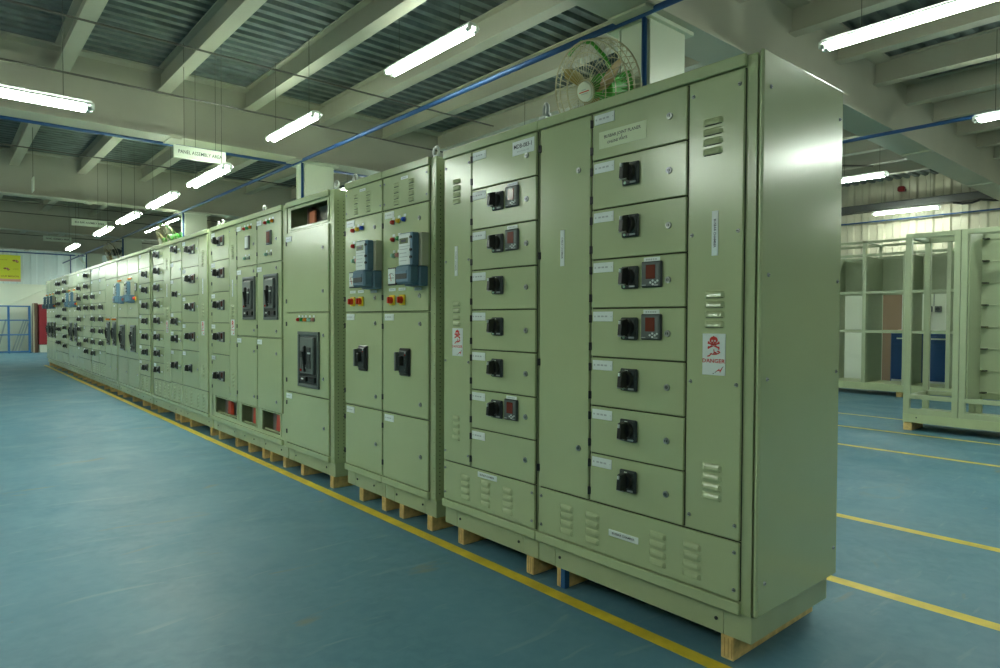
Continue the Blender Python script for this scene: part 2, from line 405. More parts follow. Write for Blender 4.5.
def louvres(m, xs, z, n=4, w=.082, pitch=.0365, y=0.):
    for x in xs:
        for k in range(n):
            zc = z+pitch*(n-1)/2-k*pitch; hw = w/2; hh = .0125; pr = [( .000, hh), (-.006, hh*.6), (-.010, 0), (-.0115, -hh*.6), (-.0105, -hh)]
            V = []
            for j, (py, pz) in enumerate(pr):
                py *= .8
                e = .006*(1-abs(j-2)/2.2); e2 = 0
                for xx, f in ((x-hw, 0), (x-hw+.012, 1), (x+hw-.012, 1), (x+hw, 0)): V.append((xx, y+py*(f if f else .0)-.0002, zc+pz))
            F = []
            for j in range(4):
                for i in range(3): F.append((j*4+i, (j+1)*4+i, (j+1)*4+i+1, j*4+i+1))
            m.add(V, F, PAINT, False)
            m.add([(x-hw+.012, y-.0083, zc-hh), (x+hw-.012, y-.0083, zc-hh), (x+hw-.012, y-.0004, zc-hh+.002), (x-hw+.012, y-.0004, zc-hh+.002)], [(0, 3, 2, 1)], HOLE)
            m.box(x-hw+.006, x+hw-.006, y-.0012, y, zc-hh-.002, zc-hh+.001, GAP)

# ------------------------------------------------------------------ cubicles
ZT = 2.10
DT = .015          # door thickness
FIT = {'switch': (mb_switch, 'rotary_switch'), 'sw': (mb_switch_small, 'rotary_switch'), 'meter': (mb_meter, 'digital_meter'), 'lock': (mb_lock, 'lock'), 'plate': (mb_nameplate, 'nameplate'),
       'strip': (mb_strip(.078), 'nameplate'), 'danger': (mb_danger, 'danger_sign'), 'mdb': (mb_mdb, 'nameplate'), 'tape': (mb_tape, 'tape_label'), 'bch': (mb_bch, 'nameplate'),
       'vbus': (mb_vertical('BUSBAR CHAMBER'), 'nameplate'), 'vcab': (mb_vertical('CABLE CHAMBER'), 'nameplate'), 'red': (mb_lamp(RED), 'indicator_lamp'), 'yellow': (mb_lamp(YEL), 'indicator_lamp'),
       'blue': (mb_lamp(BLU), 'indicator_lamp'), 'green': (mb_lamp(GRN), 'indicator_lamp'), 'orange': (mb_lamp(ORG), 'indicator_lamp'), 'pgreen': (mb_lamp(PALEGRN), 'push_button'), 'pred': (mb_lamp(PALERED), 'push_button'),
       'white': (mb_lamp(WHITE), 'push_button'), 'estop': (mb_estop, 'rotary_switch'), 'ammeter': (mb_ammeter, 'ammeter'), 'energy': (mb_energy, 'energy_meter'), 'mccb': (mb_mccb, 'breaker'),
       'acb': (mb_acb(.185, .215), 'circuit_breaker'), 'acbn': (mb_acb(.150, .195), 'circuit_breaker'), 'acbs': (mb_acb(.11, .19), 'circuit_breaker'), 'mini': (mb_minimeter(WHITE), 'panel_meter'), 'minired': (mb_minimeter(SCREEN), 'panel_meter'), 'screw': (mb_screw, 'screw')}
LBL = {'energy': 'blue and beige electricity meter', 'danger': 'white danger sign with red skull', 'estop': 'red knob on yellow plate', 'tape': 'handwritten masking tape label', 'red': 'red lamp', 'green': 'green lamp', 'yellow': 'yellow lamp', 'blue': 'blue lamp', 'orange': 'orange lamp'}
def fit(parent, items, y):
    for it in items:
        k, x, z = it[:3]; mbf, nm = FIT[k]
        o = put(nm, k, mbf, parent, x, y, z)
        if k in LBL: o['label'] = LBL[k]
NEAR = [True]
def door(root, x0, x1, z0, z1, items=(), hinge='l', lv=(), name='door', screws=False):
    m = MB(); g = .003
    m.box(x0+.0004, x1-.0004, -.0011, -.0002, z0+.0004, z1-.0004, GAP)
    m.box(x0+g, x1-g, -DT, -.0012, z0+g, z1-g, PAINT, .0025)
    for (xs, z, *r) in lv: louvres(m, xs, z, *(r if r else ()), y=-DT)
    o = m.build(name, root)
    its = list(items)
    if screws:
        dx = .02
        for x in (x0+dx, x1-dx):
            for z in (z0+.055 if z1-z0 > .3 else z0+.04, z1-.055 if z1-z0 > .3 else z1-.04): its.append(('screw', x, z))
            if z1-z0 > 1.2:
                for q in (1/3, .66): its.append(('screw', x, z0+(z1-z0)*q))
    fit(o, its, -DT)
    if hinge and NEAR[0]:
        hx = x0+.001 if hinge == 'l' else x1-.001; hz = [z0+.045, z1-.045] if z1-z0 < .3 else [z0+.09, z1-.09] if z1-z0 < 1 else [z0+.09, z0+.09+(z1-z0-.18)/3, z0+.09+(z1-z0-.18)*2/3, z1-.09]
        for z in hz: put('hinge', 'hinge', mb_hinge, o, hx, -DT+.002, z)
    return o
def cubicle(label, yleft, yright, openings=(), rail_to=None, d=.652, side_open=False, group='green switchgear cubicles of the long row', eyes=(), perf=False, low_rail=True):
    w = yleft-yright-.002
    root = empty('switchgear_cubicle', (0, yleft-.001, FZ), -PI/2, label, 'electrical cabinet', group)
    m = MB(); t = .003; pw = .03
    ends = rail_to if rail_to else w
    # shell: back, top, floor, left side, right side (or posts)
    m.box(0, w, d-t, d, .10, ZT-.005, PAINT); m.box(0, w, .0, d, ZT-.012, ZT-.003, PAINT, .002); m.box(0, w, .0, d, .10, .104, PAINT)
    m.box(0, t, 0, d, .10, ZT-.012, PAINT)
    if not side_open: m.box(w-t, w, 0, d, .10, ZT-.012, PAINT)
    else:
        for y0, y1 in ((0, .105), (d-.10, d)): m.box(w-.012, w, y0, y1, .10, ZT-.012, PAINT, .003)
        for z in (.13, .55, 1.17, 1.55, ZT-.05): m.box(w-.02, w-.004, .10, d-.10, z-.015, z+.015, PAINT_IN)
        m.box(.06, w-.12, .34, .36, .16, ZT-.06, PAINT_IN)
        for y in (.14, .20, .26, .32): m.box(w-.16, w-.10, y, y+.012, .3, ZT-.1, DARKIN)
        for z in (.85, 1.32, 1.86, 2.0): m.box(w-.10, w-.03, .08, .30, z-.05, z+.03, BLACK, .01)
        m.box(w-.06, w-.03, .12, .2, 1.80, 1.86, COPPER)
    # face plates behind the doors, interrupted at the openings
    zs = sorted([(a, b, c, e) for (a, b, c, e) in openings], key=lambda q: q[2])
    cur = .10
    for (xa, xb, za, zb) in zs:
        if za > cur: m.box(0, w, 0, .0035, cur, za, PAINT)
        m.box(0, xa, 0, .0035, za, zb, PAINT); m.box(xb, w, 0, .0035, za, zb, PAINT); cur = zb
    m.box(0, w, 0, .0035, cur, ZT-.012, PAINT)
    if perf:
        for k in range(int((ZT-.25)/.025)):
            z = .14+k*.025
            if k % 3 == 0: m.disc(w-(w-ends)*.30, z, -.0008, 0, .003, HOLE, 6)
        for k in range(76):
            z = .14+k*.025
            for yy in (.030, .075): m.add([(w+.0006, yy-.0035, z-.0035), (w+.0006, yy+.0035, z-.0035), (w+.0006, yy+.0035, z+.0035), (w+.0006, yy-.0035, z+.0035)], [(0, 1, 2, 3)], HOLE)
    m.build('frame', root)
    r = MB(); r.box(.001, ends, -.021, 0, 2.056, ZT, PAINT, .003); r.build('top_rail', root)
    if low_rail: r = MB(); r.box(.001, ends, -.021, 0, .101, .143, PAINT, .003); r.build('bottom_rail', root)
    p = MB(); c = min(.11, w*.22); py = .006
    p.box(.0, c-.001, py, d-.03, 0, .0995, PAINT_DK, .002); p.box(c+.001, w-c-.001, py+.001, d-.03, 0, .0995, PAINT_DK, .001); p.box(w-c+.001, w, py, d-.03, 0, .0995, PAINT_DK, .002)
    for x in (c+.03, w-c-.03): p.cyl((x, py-.003, .05), (x, py+.002, .05), .007, INK, 8)
    p.build('plinth', root)
    for (ex, ey) in eyes: put('lifting_eye', 'eye', mb_eye, root, ex, ey, ZT-.003)
    return root, w
ZD = [2.053, 1.845, 1.633, 1.418, 1.208, .998, .785, .577, .364]
LONG = 'in the long green row'

# A1: the nearest cubicle
root, w = cubicle('nearest and widest pale green switchgear cubicle, seven black rotary switches and a tall blank door', 2.257, 1.166, rail_to=1.052)
door(root, .016, .332, .364, 2.053, [('lock', .262, 1.822), ('lock', .272, .585), ('vcab', .165, 1.485)])
for i in range(8):
    z1, z0 = ZD[i], ZD[i+1]; zc = (z0+z1)/2
    its = [('plate', .408, z1-.035), ('lock', .737, zc+.003)]
    if i: its.append(('switch', .555, zc+.02))
    else: its += [('tape', .503, 1.927)]
    if i in (3, 4): its += [('meter', .664, zc+.028), ('strip', .660, z1-.017)]
    door(root, .338, .816, z0, z1, its)
o = door(root, .822, 1.050, .364, 2.053, [('vbus', .939, 1.478), ('danger', .940, 1.033)], hinge=None, lv=[([.926], 1.835), ([.940], 1.200), ([.937], .562)], name='vented_cover', screws=True)
door(root, .016, 1.050, .146, .362, [('bch', .528, .252)], hinge=None, lv=[([.202, .356, .700, .856], .247)], name='vented_cover', screws=True)
sp = MB()      # bolted side sheet, standing proud of the frame
W = w
sp.box(W+.006, W+.024, -.004, .655, .103, ZT+.004, PAINT, .006); sp.box(W, W+.006, .02, .64, .11, ZT-.01, GAP)
so = sp.build('side_panel', root)
for yy in (.045, .62):
    for z in (.22, .95, 1.32, 1.98): put('screw', 'screw', mb_screw, so, W+.024, yy, z, (0, 0, PI/2))
put('lifting_shackle', 'shackle', mb_shackle, root, .036, .03, ZT-.003); put('roof_bolt', 'screw', mb_screw, root, W-.03, .05, ZT+.001, (-PI/2, 0, 0))
tr = MB(); tr.box(.03, .55, .05, .09, ZT-.002, ZT+.022, STEEL, .003); tr.build('roof_channel', root)

# A2
root, w = cubicle('second cubicle from the near end, nameplate MDB-083-1, vented strip on its left', 3.024, 2.259, group=None)
root['group'] = 'green switchgear cubicles of the long row'
for i in range(8):
    z1, z0 = ZD[i], ZD[i+1]; zc = (z0+z1)/2
    its = [('plate', .325, z1-.035), ('lock', .690, zc+.003)]
    if i == 0: its.append(('mdb', .665, z1-.055))
    if 0 < i < 7: its.append(('switch', .482, zc+.02))
    if i in (1, 2, 6): its += [('meter', .590, zc+.028), ('strip', .588, z1-.017)]
    door(root, .260, .758, z0, z1, its)
door(root, .008, .256, .364, 2.053, [('vbus', .125, 1.478), ('danger', .140, 1.033)], hinge=None, lv=[([.128], 1.86, 4, .072), ([.128], 1.19, 4, .072), ([.128], .56, 4, .072)], name='vented_cover', screws=True)
door(root, .008, .758, .146, .362, [('bch', .40, .338)], hinge=None, lv=[([.210, .385, .560], .245)], name='vented_cover', screws=True)

# B1, B2: incomer cubicles with the blue electricity meters
for nm, yl, yr, rt, lab in (('B2', 3.687, 3.112, .521, 'meter cubicle with blue electricity meter, the right-hand one of the nearest pair'), ('B1', 4.198, 3.689, None, 'meter cubicle with blue electricity meter, the left-hand one of the nearest pair')):
    root, w = cubicle(lab, yl, yr, rail_to=rt, side_open=(nm == 'B2'), perf=(nm == 'B2'), eyes=((.5, .05),) if nm == 'B2' else ((.03, .05),))
    e = rt if rt else w
    k = e/.52
    door(root, .004, e-.002, 1.846, 2.053, [('strip', .26*k, 2.020)], hinge=None, lv=[([.165*k, .335*k], 1.935, 4, .062)], name='vented_cover', screws=True)
    door(root, .004, e-.002, 1.205, 1.842, [('plate', .085, 1.812), ('red', .135*k, 1.760), ('yellow', .20*k, 1.763), ('blue', .265*k, 1.766), ('red', .138*k, 1.653), ('green', .202*k, 1.655), ('pgreen', .142*k, 1.553), ('pred', .196*k, 1.553),
         ('ammeter', .128*k, 1.424), ('ammeter', .235*k, 1.424), ('energy', .425*k, 1.568), ('strip', .12*k, 1.342), ('strip', .235*k, 1.342), ('strip', .41*k, 1.338), ('estop', .125*k, 1.276), ('estop', .243*k, 1.276), ('lock', .425*k, 1.297), ('lock', .422*k, 1.757)])
    door(root, .004, e-.002, .568, 1.201, [('plate', .085, 1.17), ('mccb', .275*k, .895), ('lock', .43*k, 1.13), ('lock', .436*k, .650)])
    door(root, .004, e-.002, .146, .564, [('plate', .085, .53), ('lock', .438*k, .338)])

# C
OPC = (.07, .73, 1.885, 2.035)
root, w = cubicle('single cubicle with open window at its top showing a red insulator, circuit breaker below', 5.220, 4.390, openings=[OPC], rail_to=.768, side_open=True, perf=True, eyes=((.77, .05),))
mm = MB(); mm.box(.06, .74, .14, .15, 1.86, 2.05, GREYIN); mm.box(.16, .24, .10, .135, 1.87, 2.05, BROWN); mm.box(0.26-.05, 0.26+.05, .09, .11, 1.90, 2.02, ORANGE, .006); mm.build('busbar_bay', root)
fr = MB()
for a in ((.05, .755, 2.030, 2.050), (.05, .755, 1.868, 1.888)): fr.box(a[0], a[1], -.006, 0, a[2], a[3], PAINT, .002)
for xx in (.05, .728): fr.box(xx, xx+.027, -.006, 0, 1.885, 2.032, PAINT, .002)
fr.build('window_trim', root)
door(root, .010, .765, 1.208, 1.855, [('plate', .06, 1.80), ('lock', .675, 1.686), ('lock', .675, 1.364)])
door(root, .010, .765, .568, 1.204, [('red', .257, 1.150), ('green', .319, 1.150), ('orange', .381, 1.150), ('pgreen', .453, 1.150), ('pred', .523, 1.150), ('acb', .438, .842), ('lock', .681, 1.035), ('lock', .681, .708)])
door(root, .010, .765, .146, .564, [('plate', .06, .53), ('lock', .689, .341)])

# D1..D3
root, w = cubicle('cubicle with five paired switches over an open bottom bay, left of the twin breaker cubicles', 7.161, 6.384, openings=[(.10, .74, .185, .345)], eyes=((.05, .05), (.18, .05)), group='green switchgear cubicles of the long row')
ZZ = [2.053, 1.743, 1.425, 1.112, .791, .362]; sw = [1.935, 1.613, 1.292, .971, .577]
for i in range(5): door(root, .030, .555, ZZ[i+1], ZZ[i], [('plate', .075, ZZ[i]-.04), ('switch', .265, sw[i]), ('meter', .375, sw[i])])
door(root, .560, .772, .362, 2.053, [('vbus', .66, 1.45), ('danger', .665, 1.07)], hinge=None, lv=[([.665], 1.80, 4, .07), ([.665], 1.22, 4, .07), ([.665], .55, 4, .07)], name='vented_cover', screws=True)
def bay(root, x0, x1, z0, z1, ix):
    q = MB(); q.box(x0-.02, x1+.02, .10, .11, z0-.02, z1+.02, GREYIN); q.add([(ix-.05, .05, z0), (ix+.05, .05, z0), (ix+.03, .05, z1-.012), (ix-.03, .05, z1-.012), (ix-.05, .08, z0), (ix+.05, .08, z0), (ix+.03, .08, z1-.012), (ix-.03, .08, z1-.012)], [(0, 1, 2, 3), (1, 5, 6, 2), (4, 0, 3, 7), (3, 2, 6, 7), (5, 4, 7, 6)], COPPER)
    q.box(x0, x1, .02, .03, z0, z0+.014, PAINT); q.build('busbar_bay', root)
    q = MB(); q.box(x0-.02, x1+.02, -.008, 0, z1, z1+.012, PAINT, .002); q.box(x0-.02, x1+.02, -.008, 0, z0-.012, z0, PAINT, .002); q.box(x0-.02, x0, -.008, 0, z0, z1, PAINT, .002); q.box(x1, x1+.02, -.008, 0, z0, z1, PAINT, .002); q.build('bay_trim', root)
bay(root, .10, .74, .185, .345, .36)
for yl, yr, rt, lab, mi, kx in ((6.382, 5.867, None, 'left one of the twin breaker cubicles, white panel meter near its top', 'mini', 0), (5.865, 5.236, .552, 'right one of the twin breaker cubicles, red panel meter near its top', 'minired', 1)):
    e = rt if rt else yl-yr-.002
    root, w = cubicle(lab, yl, yr, openings=[(.09, e-.06, .175, .345)], rail_to=rt, eyes=((.02, .05),) if kx else (), side_open=bool(kx))
    c = .31
    door(root, .006, e-.004, 1.640, 2.053, [('plate', .06, 2.0), ('red', .22, 1.985), ('green', .30, 1.985), ('orange', .378, 1.985), (mi, .30, 1.852), ('pgreen', .235, 1.712), ('white', .33, 1.712), ('lock', .44, 1.83)])
    door(root, .006, e-.004, .995, 1.634, [('plate', .06, 1.59), ('acbn', .335, 1.342), ('lock', .44, 1.585), ('lock', .44, 1.05)])
    door(root, .006, e-.004, .362, .990, [('plate', .06, .95), ('lock', .44, .86), ('lock', .44, .45)])
    bay(root, .09, e-.06, .175, .345, .317 if kx else .28)

# E3, E2, E1
NEAR[0] = False
root, w = cubicle('cubicle with paired switches and danger sign, its right edge beside the open-bay cubicles', 8.240, 7.180, rail_to=.955)
Z = [2.053, 1.735, 1.415, 1.105, .790, .380]; sw = [1.925, 1.598, 1.285, .951, .593]
for i in range(5): door(root, .01, .65, Z[i+1], Z[i], [('plate', .09, Z[i]-.04), ('switch', .36, sw[i])]+([('meter', .47, sw[i])] if i < 4 else [])+[('lock', .6, sw[i])])
door(root, .655, .950, .38, 2.053, [('vcab', .8, 1.5), ('danger', .80, 1.05)], hinge=None, lv=[([.80], 1.80, 5, .08), ([.80], 1.25, 4, .08), ([.80], .58, 4, .08)], name='vented_cover')
door(root, .01, .95, .146, .376, [], hinge=None, lv=[([.15, .35, .60, .80], .25, 5)], name='vented_cover')
root, w = cubicle('narrow cubicle with unevenly spaced switches between two vented switch cubicles', 8.732, 8.242)
Z = [2.053, 1.835, 1.629, 1.229, 1.007, .776, .380]; sw = [1.972, None, 1.442, 1.117, .911, .595]
for i in range(6): door(root, .01, .482, Z[i+1], Z[i], [('plate', .07, Z[i]-.035), ('lock', .44, (Z[i]+Z[i+1])/2)]+([('switch' if i != 2 else 'sw', .27, min(sw[i], Z[i]-.06))] if sw[i] else [])+([('strip', .37, min(sw[i], Z[i]-.06))] if sw[i] else []))
door(root, .01, .482, .146, .376, [], hinge=None, lv=[([.15, .35], .25, 5)], name='vented_cover')
root, w = cubicle('cubicle with eight closely stacked switches and a vented strip on its right', 9.662, 8.734)
for i in range(8):
    zc = (ZD[i]+ZD[i+1])/2; door(root, .07, .62, ZD[i+1], ZD[i], [('plate', .16, ZD[i]-.035), ('switch', .37, zc+.02), ('strip', .5, zc)])
door(root, .625, .92, .364, 2.053, [('vbus', .77, 1.5), ('danger', .77, 1.05)], hinge=None, lv=[([.77], 1.83, 4, .08), ([.77], 1.22, 4, .08), ([.77], .55, 4, .08)], name='vented_cover')
door(root, .07, .92, .146, .362, [], hinge=None, lv=[([.2, .4, .62, .8], .25, 5)], name='vented_cover')

# F3, F2, F1
root, w = cubicle('cubicle with seven stacked switches under a blank top door, right of the second meter pair', 10.410, 9.700)
for i in range(8):
    zc = (ZD[i]+ZD[i+1])/2; door(root, .02, .64, ZD[i+1], ZD[i], [('plate', .10, ZD[i]-.035)]+([('switch', .47, zc+.01), ('lock', .60, zc)] if i else []))
door(root, .02, .64, .146, .362, [], hinge=None, lv=[([.2, .45], .25, 5)], name='vented_cover')
def metercub(lab, yl, yr, e1=.37):
    root, w = cubicle(lab, yl, yr); k = w/.70
    door(root, .004, w-.004, 1.80, 2.053, [], hinge=None, name='blank_cover')
    door(root, .004, w-.004, 1.16, 1.796, [('orange', .12*k, 1.735), ('orange', .20*k, 1.735), ('orange', .28*k, 1.735), ('energy', e1*k, 1.59), ('ammeter', .55*k, 1.60), ('estop', .52*k, 1.44), ('strip', .2*k, 1.3)])
    door(root, .004, w-.004, .56, 1.156, [('acbn', .37*k, .855), ('lock', .62*k, .65)]); door(root, .004, w-.004, .146, .556, [('lock', .62*k, .34)])
    return root
metercub('right-hand meter cubicle of the second pair, tall breaker below its blue meter', 11.118, 10.412)
metercub('left-hand meter cubicle of the second pair, tall breaker below its blue meter', 11.850, 11.120)

# G4..G1
for yl, yr, lab, g in ((12.345, 11.888, 'narrow cubicle with small breaker, directly left of the second meter pair', 1), (12.841, 12.347, 'narrow cubicle with small breaker, two along from the second meter pair', 2)):
    root, w = cubicle(lab, yl, yr)
    door(root, .004, w-.004, 1.80, 2.053, [], hinge=None, name='blank_cover')
    door(root, .004, w-.004, 1.16, 1.796, [('mini', .30, 1.59), ('estop', .32, 1.46), ('strip', .25, 1.35)] if g == 1 else [('strip', .22, 1.7)])
    door(root, .004, w-.004, .56, 1.156, [('orange', .14, 1.13), ('orange', .25, 1.13), ('orange', .36, 1.13), ('acbs', .27, .90)]); door(root, .004, w-.004, .146, .556, [('lock', .4, .34)])
def swcub(lab, yl, yr, zsw, x=.5, zall=None, vent=True, big=True, pair=None):
    root, w = cubicle(lab, yl, yr); zall = zall or ZD
    for i in range(len(zall)-1):
        z1, z0 = zall[i], zall[i+1]; its = [('plate', .08, z1-.035)]
        for s in zsw:
            if z0 < s < z1: its.append(('switch', w*x, s)); 
            if z0 < s < z1 and pair: its.append(('switch', w*x+pair, s))
        door(root, .006, w-.006, z0, z1, its)
    if vent: door(root, .006, w-.006, .146, .362, [], hinge=None, lv=[([w*.3, w*.7], .25, 4)], name='vented_cover')
    else: door(root, .006, w-.006, .146, .362, [], hinge=None, name='blank_cover')
    return root
swcub('cubicle with a column of four switches under blank doors, beyond the narrow breaker cubicles', 13.412, 12.843, [1.34, 1.13, .92, .715], .55)
swcub('cubicle with a column of six switches, just this side of the dark seam mid-row', 14.214, 13.414, [1.535, 1.335, 1.13, .92, .715, .51], .42)
# H
swcub('cubicle with switches grouped at the top and bottom, just beyond the dark seam mid-row', 15.048, 14.255, [1.955, 1.75, 1.545, 1.34, .725, .514], .55, vent=False)
swcub('cubicle with six switches, right of the third meter pair', 15.718, 15.050, [1.735, 1.533, 1.333, 1.125, .93, .625], .45, vent=False)
metercub('right-hand meter cubicle of the third, distant pair', 16.270, 15.720)
metercub('left-hand meter cubicle of the third, distant pair', 16.995, 16.272)
# I
swcub('slim distant cubicle with eight small-looking switches, left of the third meter pair', 17.900, 17.020, [1.943, 1.73, 1.527, 1.339, 1.128, .928, .733, .525], .60, vent=False)
swcub('distant cubicle with switches in wide pairs, second from last group', 18.962, 17.902, [1.936, 1.733, 1.477, 1.184, .885, .574], .42, vent=False, pair=.25)
# J
metercub('meter cubicle at the far end of the row, nearest of the last three', 19.521, 18.980)
metercub('meter cubicle at the far end of the row, middle one of the last three', 20.127, 19.523)
metercub('very last meter cubicle at the far end of the row', 20.770, 20.129)

# ------------------------------------------------------------------ battens under the row
def batten(y, lab, wd=.052, blue=False, x1=.60, x0=.012):
    m = MB(); m.box(x0, x1, -wd/2, wd/2, 0, FZ-.0005, WOOD, .003)
    for k in range(3): m.box(x0-.0006, x0, -wd*.4+k*wd*.28, -wd*.34+k*wd*.28, .01, FZ-.012, node_grain, 0)
    if blue: m.box(x0-.001, x0+.03, -wd/2-.0008, -wd/2+.025, 0.001, FZ-.002, WOODB); 
    o = m.build('wooden_batten', None, (0, y, 0)); return tag(o, lab, 'batten', 'pine battens under the cubicle row')
node_grain = node_mat('batten_end_grain', (.40, .25, .08), .7)
B = [(1.265, 'pine batten at the very near end of the row, running under the side panel'), (2.115, 'pine batten with a blue painted edge under the nearest cubicle'), (2.325, 'pine batten beneath the seam between the first two cubicles'),
     (2.885, 'pine batten under the left end of the second cubicle'), (3.190, 'pine batten under the perforated post of the nearest meter pair'), (3.500, 'pine batten just left of centre under the right-hand nearest meter cubicle'),
     (3.715, 'pine batten beneath the seam of the nearest meter pair'), (4.015, 'pine batten under the left end of the nearest meter pair'), (4.460, 'pine batten under the right end of the single breaker cubicle'), (4.975, 'pine batten under the left end of the single breaker cubicle')]
for k, (y, l) in enumerate(B): batten(y, l, blue=(k == 1), x1=.66 if k == 0 else .60)
far = [(5.33, 'right end of the right twin breaker cubicle'), (5.62, 'middle of the right twin breaker cubicle'), (5.80, 'left end of the right twin breaker cubicle'), (6.15, 'middle of the left twin breaker cubicle'), (6.50, 'right end of the five-switch open-bay cubicle'), (7.00, 'left end of the five-switch open-bay cubicle'),
       (7.28, 'right end of the vented cubicle with the danger sign'), (8.02, 'left end of the vented cubicle with the danger sign'), (8.42, 'middle of the narrow uneven-switch cubicle'), (8.64, 'left end of the narrow uneven-switch cubicle'), (9.48, 'left end of the eight-switch cubicle'),
       (9.86, 'right end of the seven-switch cubicle'), (10.32, 'left end of the seven-switch cubicle'), (10.95, 'right-hand cubicle of the second meter pair'), (11.62, 'left-hand cubicle of the second meter pair'), (12.05, 'first narrow breaker cubicle'), (12.62, 'second narrow breaker cubicle'),
       (13.15, 'four-switch column cubicle'), (13.85, 'six-switch cubicle before the mid-row seam'), (14.40, 'right end of the cubicle beyond the mid-row seam'), (14.90, 'left end of the cubicle beyond the mid-row seam'), (15.40, 'cubicle right of the third meter pair'), (16.0, 'right of the third meter pair'), (16.6, 'left of the third meter pair'),
       (17.4, 'slim distant eight-switch cubicle'), (18.3, 'distant wide-pair switch cubicle'), (19.2, 'first of the last three meter cubicles'), (19.8, 'middle of the last three meter cubicles'), (20.5, 'very last meter cubicle')]
for y, l in far: batten(y, 'pine batten under the '+l)

# ------------------------------------------------------------------ room
XR, YF, YN, XL = 12.0, 29.2, -7.0, -9.0
ZC = 4.00      # underside of decking
fl = MB(); fl.box(XL, XR+.1, YN, YF+.1, -.1, 0, FLOORM); floor = fl.build('floor'); tag(floor, 'blue epoxy factory floor', kind='structure')
def line(x0, y0, x1, y1, w=.075, lab=None):
    m = MB(); d = Vector((x1-x0, y1-y0)).normalized(); n = Vector((-d.y, d.x))*w/2
    V = [(x0-n.x, y0-n.y, .0012), (x0+n.x, y0+n.y, .0012), (x1+n.x, y1+n.y, .0012), (x1-n.x, y1-n.y, .0012)]
    m.add(V, [(0, 3, 2, 1)], YLINE); o = m.build('painted_line', floor); return o
line(-.062, -1.5, -.062, 20.8, .068)
for x in (1.095, 2.205, 4.76): line(x, -4, x, 11, .075)
for x in (5.98, 7.10): line(x, -4, x, 9, .07)
# decking: corrugated, ribs along X
prof = []; y = YN
while y < YF:
    prof += [(y, 0), (y+.065, 0), (y+.085, .038), (y+.135, .038)]; y += .155
dk = MB(); V = []; F = []
for i, (yy, zz) in enumerate(prof): V += [(XL, yy, ZC+zz), (XR, yy, ZC+zz)]
for i in range(len(prof)-1): F.append((2*i, 2*i+1, 2*i+3, 2*i+2))
dk.add(V, F, DECK); dk.box(XL, XR, YN, YF, ZC+.06, ZC+.15, DARKIN); tag(dk.build('ceiling'), 'corrugated zinc decking over the steel beams', kind='structure')
# girders along X, joists along Y, columns
XC, YG0, BAY = 1.40, 2.63, 5.35
GB = 3.27            # underside of girders
def ibeam(m, p0, p1, zb, zt, fw, mat, tw=.012, tf=.02):
    (x0, y0), (x1, y1) = p0, p1
    if abs(x1-x0) > abs(y1-y0):
        m.box(x0, x1, y0-fw/2, y0+fw/2, zb, zb+tf, mat); m.box(x0, x1, y0-fw/2, y0+fw/2, zt-tf, zt, mat); m.box(x0, x1, y0-tw/2, y0+tw/2, zb+tf, zt-tf, mat)
    else:
        m.box(x0-fw/2, x0+fw/2, y0, y1, zb, zb+tf, mat); m.box(x0-fw/2, x0+fw/2, y0, y1, zt-tf, zt, mat); m.box(x0-tw/2, x0+tw/2, y0, y1, zb+tf, zt-tf, mat)
gy = [YG0+.12+BAY*k for k in range(-1, 5)]
for k, yy in enumerate(gy):
    m = MB(); ibeam(m, (XL, yy), (XR, yy), GB, ZC-.002, .33, BEAM, .014, .022)
    for jx in (-5, -.2, 1.25, 3.9, 6.7, 9.4): m.box(jx, jx+.12, yy-.155, yy+.155, GB-.018, GB, BEAM, .003)
    tag(m.build('girder'), kind='structure')
jx = [-1.2+.945*k for k in range(-7, 13)]
for k in range(-1, 6):
    y0 = gy[k]+.01 if k >= 0 else YN
    y1 = gy[k+1]-.01 if k+1 < len(gy) else YF
    for x in jx:
        if x > XR-.1: continue
        m = MB(); ibeam(m, (x, y0), (x, y1), 3.75, ZC-.002, .13, BEAM, .009, .014)
        tag(m.build('joist'), kind='structure')
for k in range(0, 5):
    yy = YG0+.04+BAY*k
    m = MB(); m.box(XC, XC+.40, yy-.0, yy+.022, 0, GB, COLM, .004); m.box(XC, XC+.40, yy+.25, yy+.272, 0, GB, COLM, .004); m.box(XC+.002, XC+.398, yy+.02, yy+.252, 0, GB, COLM, .012)
    m.box(XC-.03, XC+.46, yy-.03, yy+.35, GB-.03, GB-.001, COLM, .003)
    tag(m.build('column'), kind='structure')
# corrugated side wall and far wall
def corr(m, p, q, z0, z1, mat, pitch=.25, dep=.035, n=None):
    p = Vector(p); q = Vector(q); L = (q-p).length; d = (q-p)/L; nn = Vector((n[0], n[1])) ; V = []; F = []; t = 0; pts = []
    while t < L:
        for a, b in ((0, 0), (.45, 0), (.55, 1), (.92, 1)): pts.append((t+a*pitch, b))
        t += pitch
    for (t, b) in pts:
        t = min(t, L); c = p+d*t+nn*dep*b; V += [(c.x, c.y, z0), (c.x, c.y, z1)]
    for i in range(len(pts)-1): F.append((2*i, 2*i+2, 2*i+3, 2*i+1))
    m.add(V, F, mat)
m = MB(); corr(m, (XR, YN), (XR, YF), 0, 4.2, WALLC, .28, .035, (-1, 0)); m.box(XR+.001, XR+.1, YN, YF, 0, 4.2, WALLC); tag(m.build('wall_right'), kind='structure')
m = MB(); corr(m, (XL, YF), (XR, YF), 2.45, 4.2, WALLF, .40, .03, (0, -1)); m.box(XL, XR, YF+.001, YF+.1, 0, 4.2, WALLP); m.box(XL, XR, YF-.05, YF, 2.41, 2.45, WALLP); tag(m.build('wall_far'), kind='structure')
m = MB(); m.box(XL-.1, XL, YN, YF, 0, 4.2, WALLC); tag(m.build('wall_left'), kind='structure')
m = MB(); m.box(XL, XR, YN-.1, YN, 0, 4.2, WALLC); tag(m.build('wall_near'), kind='structure')

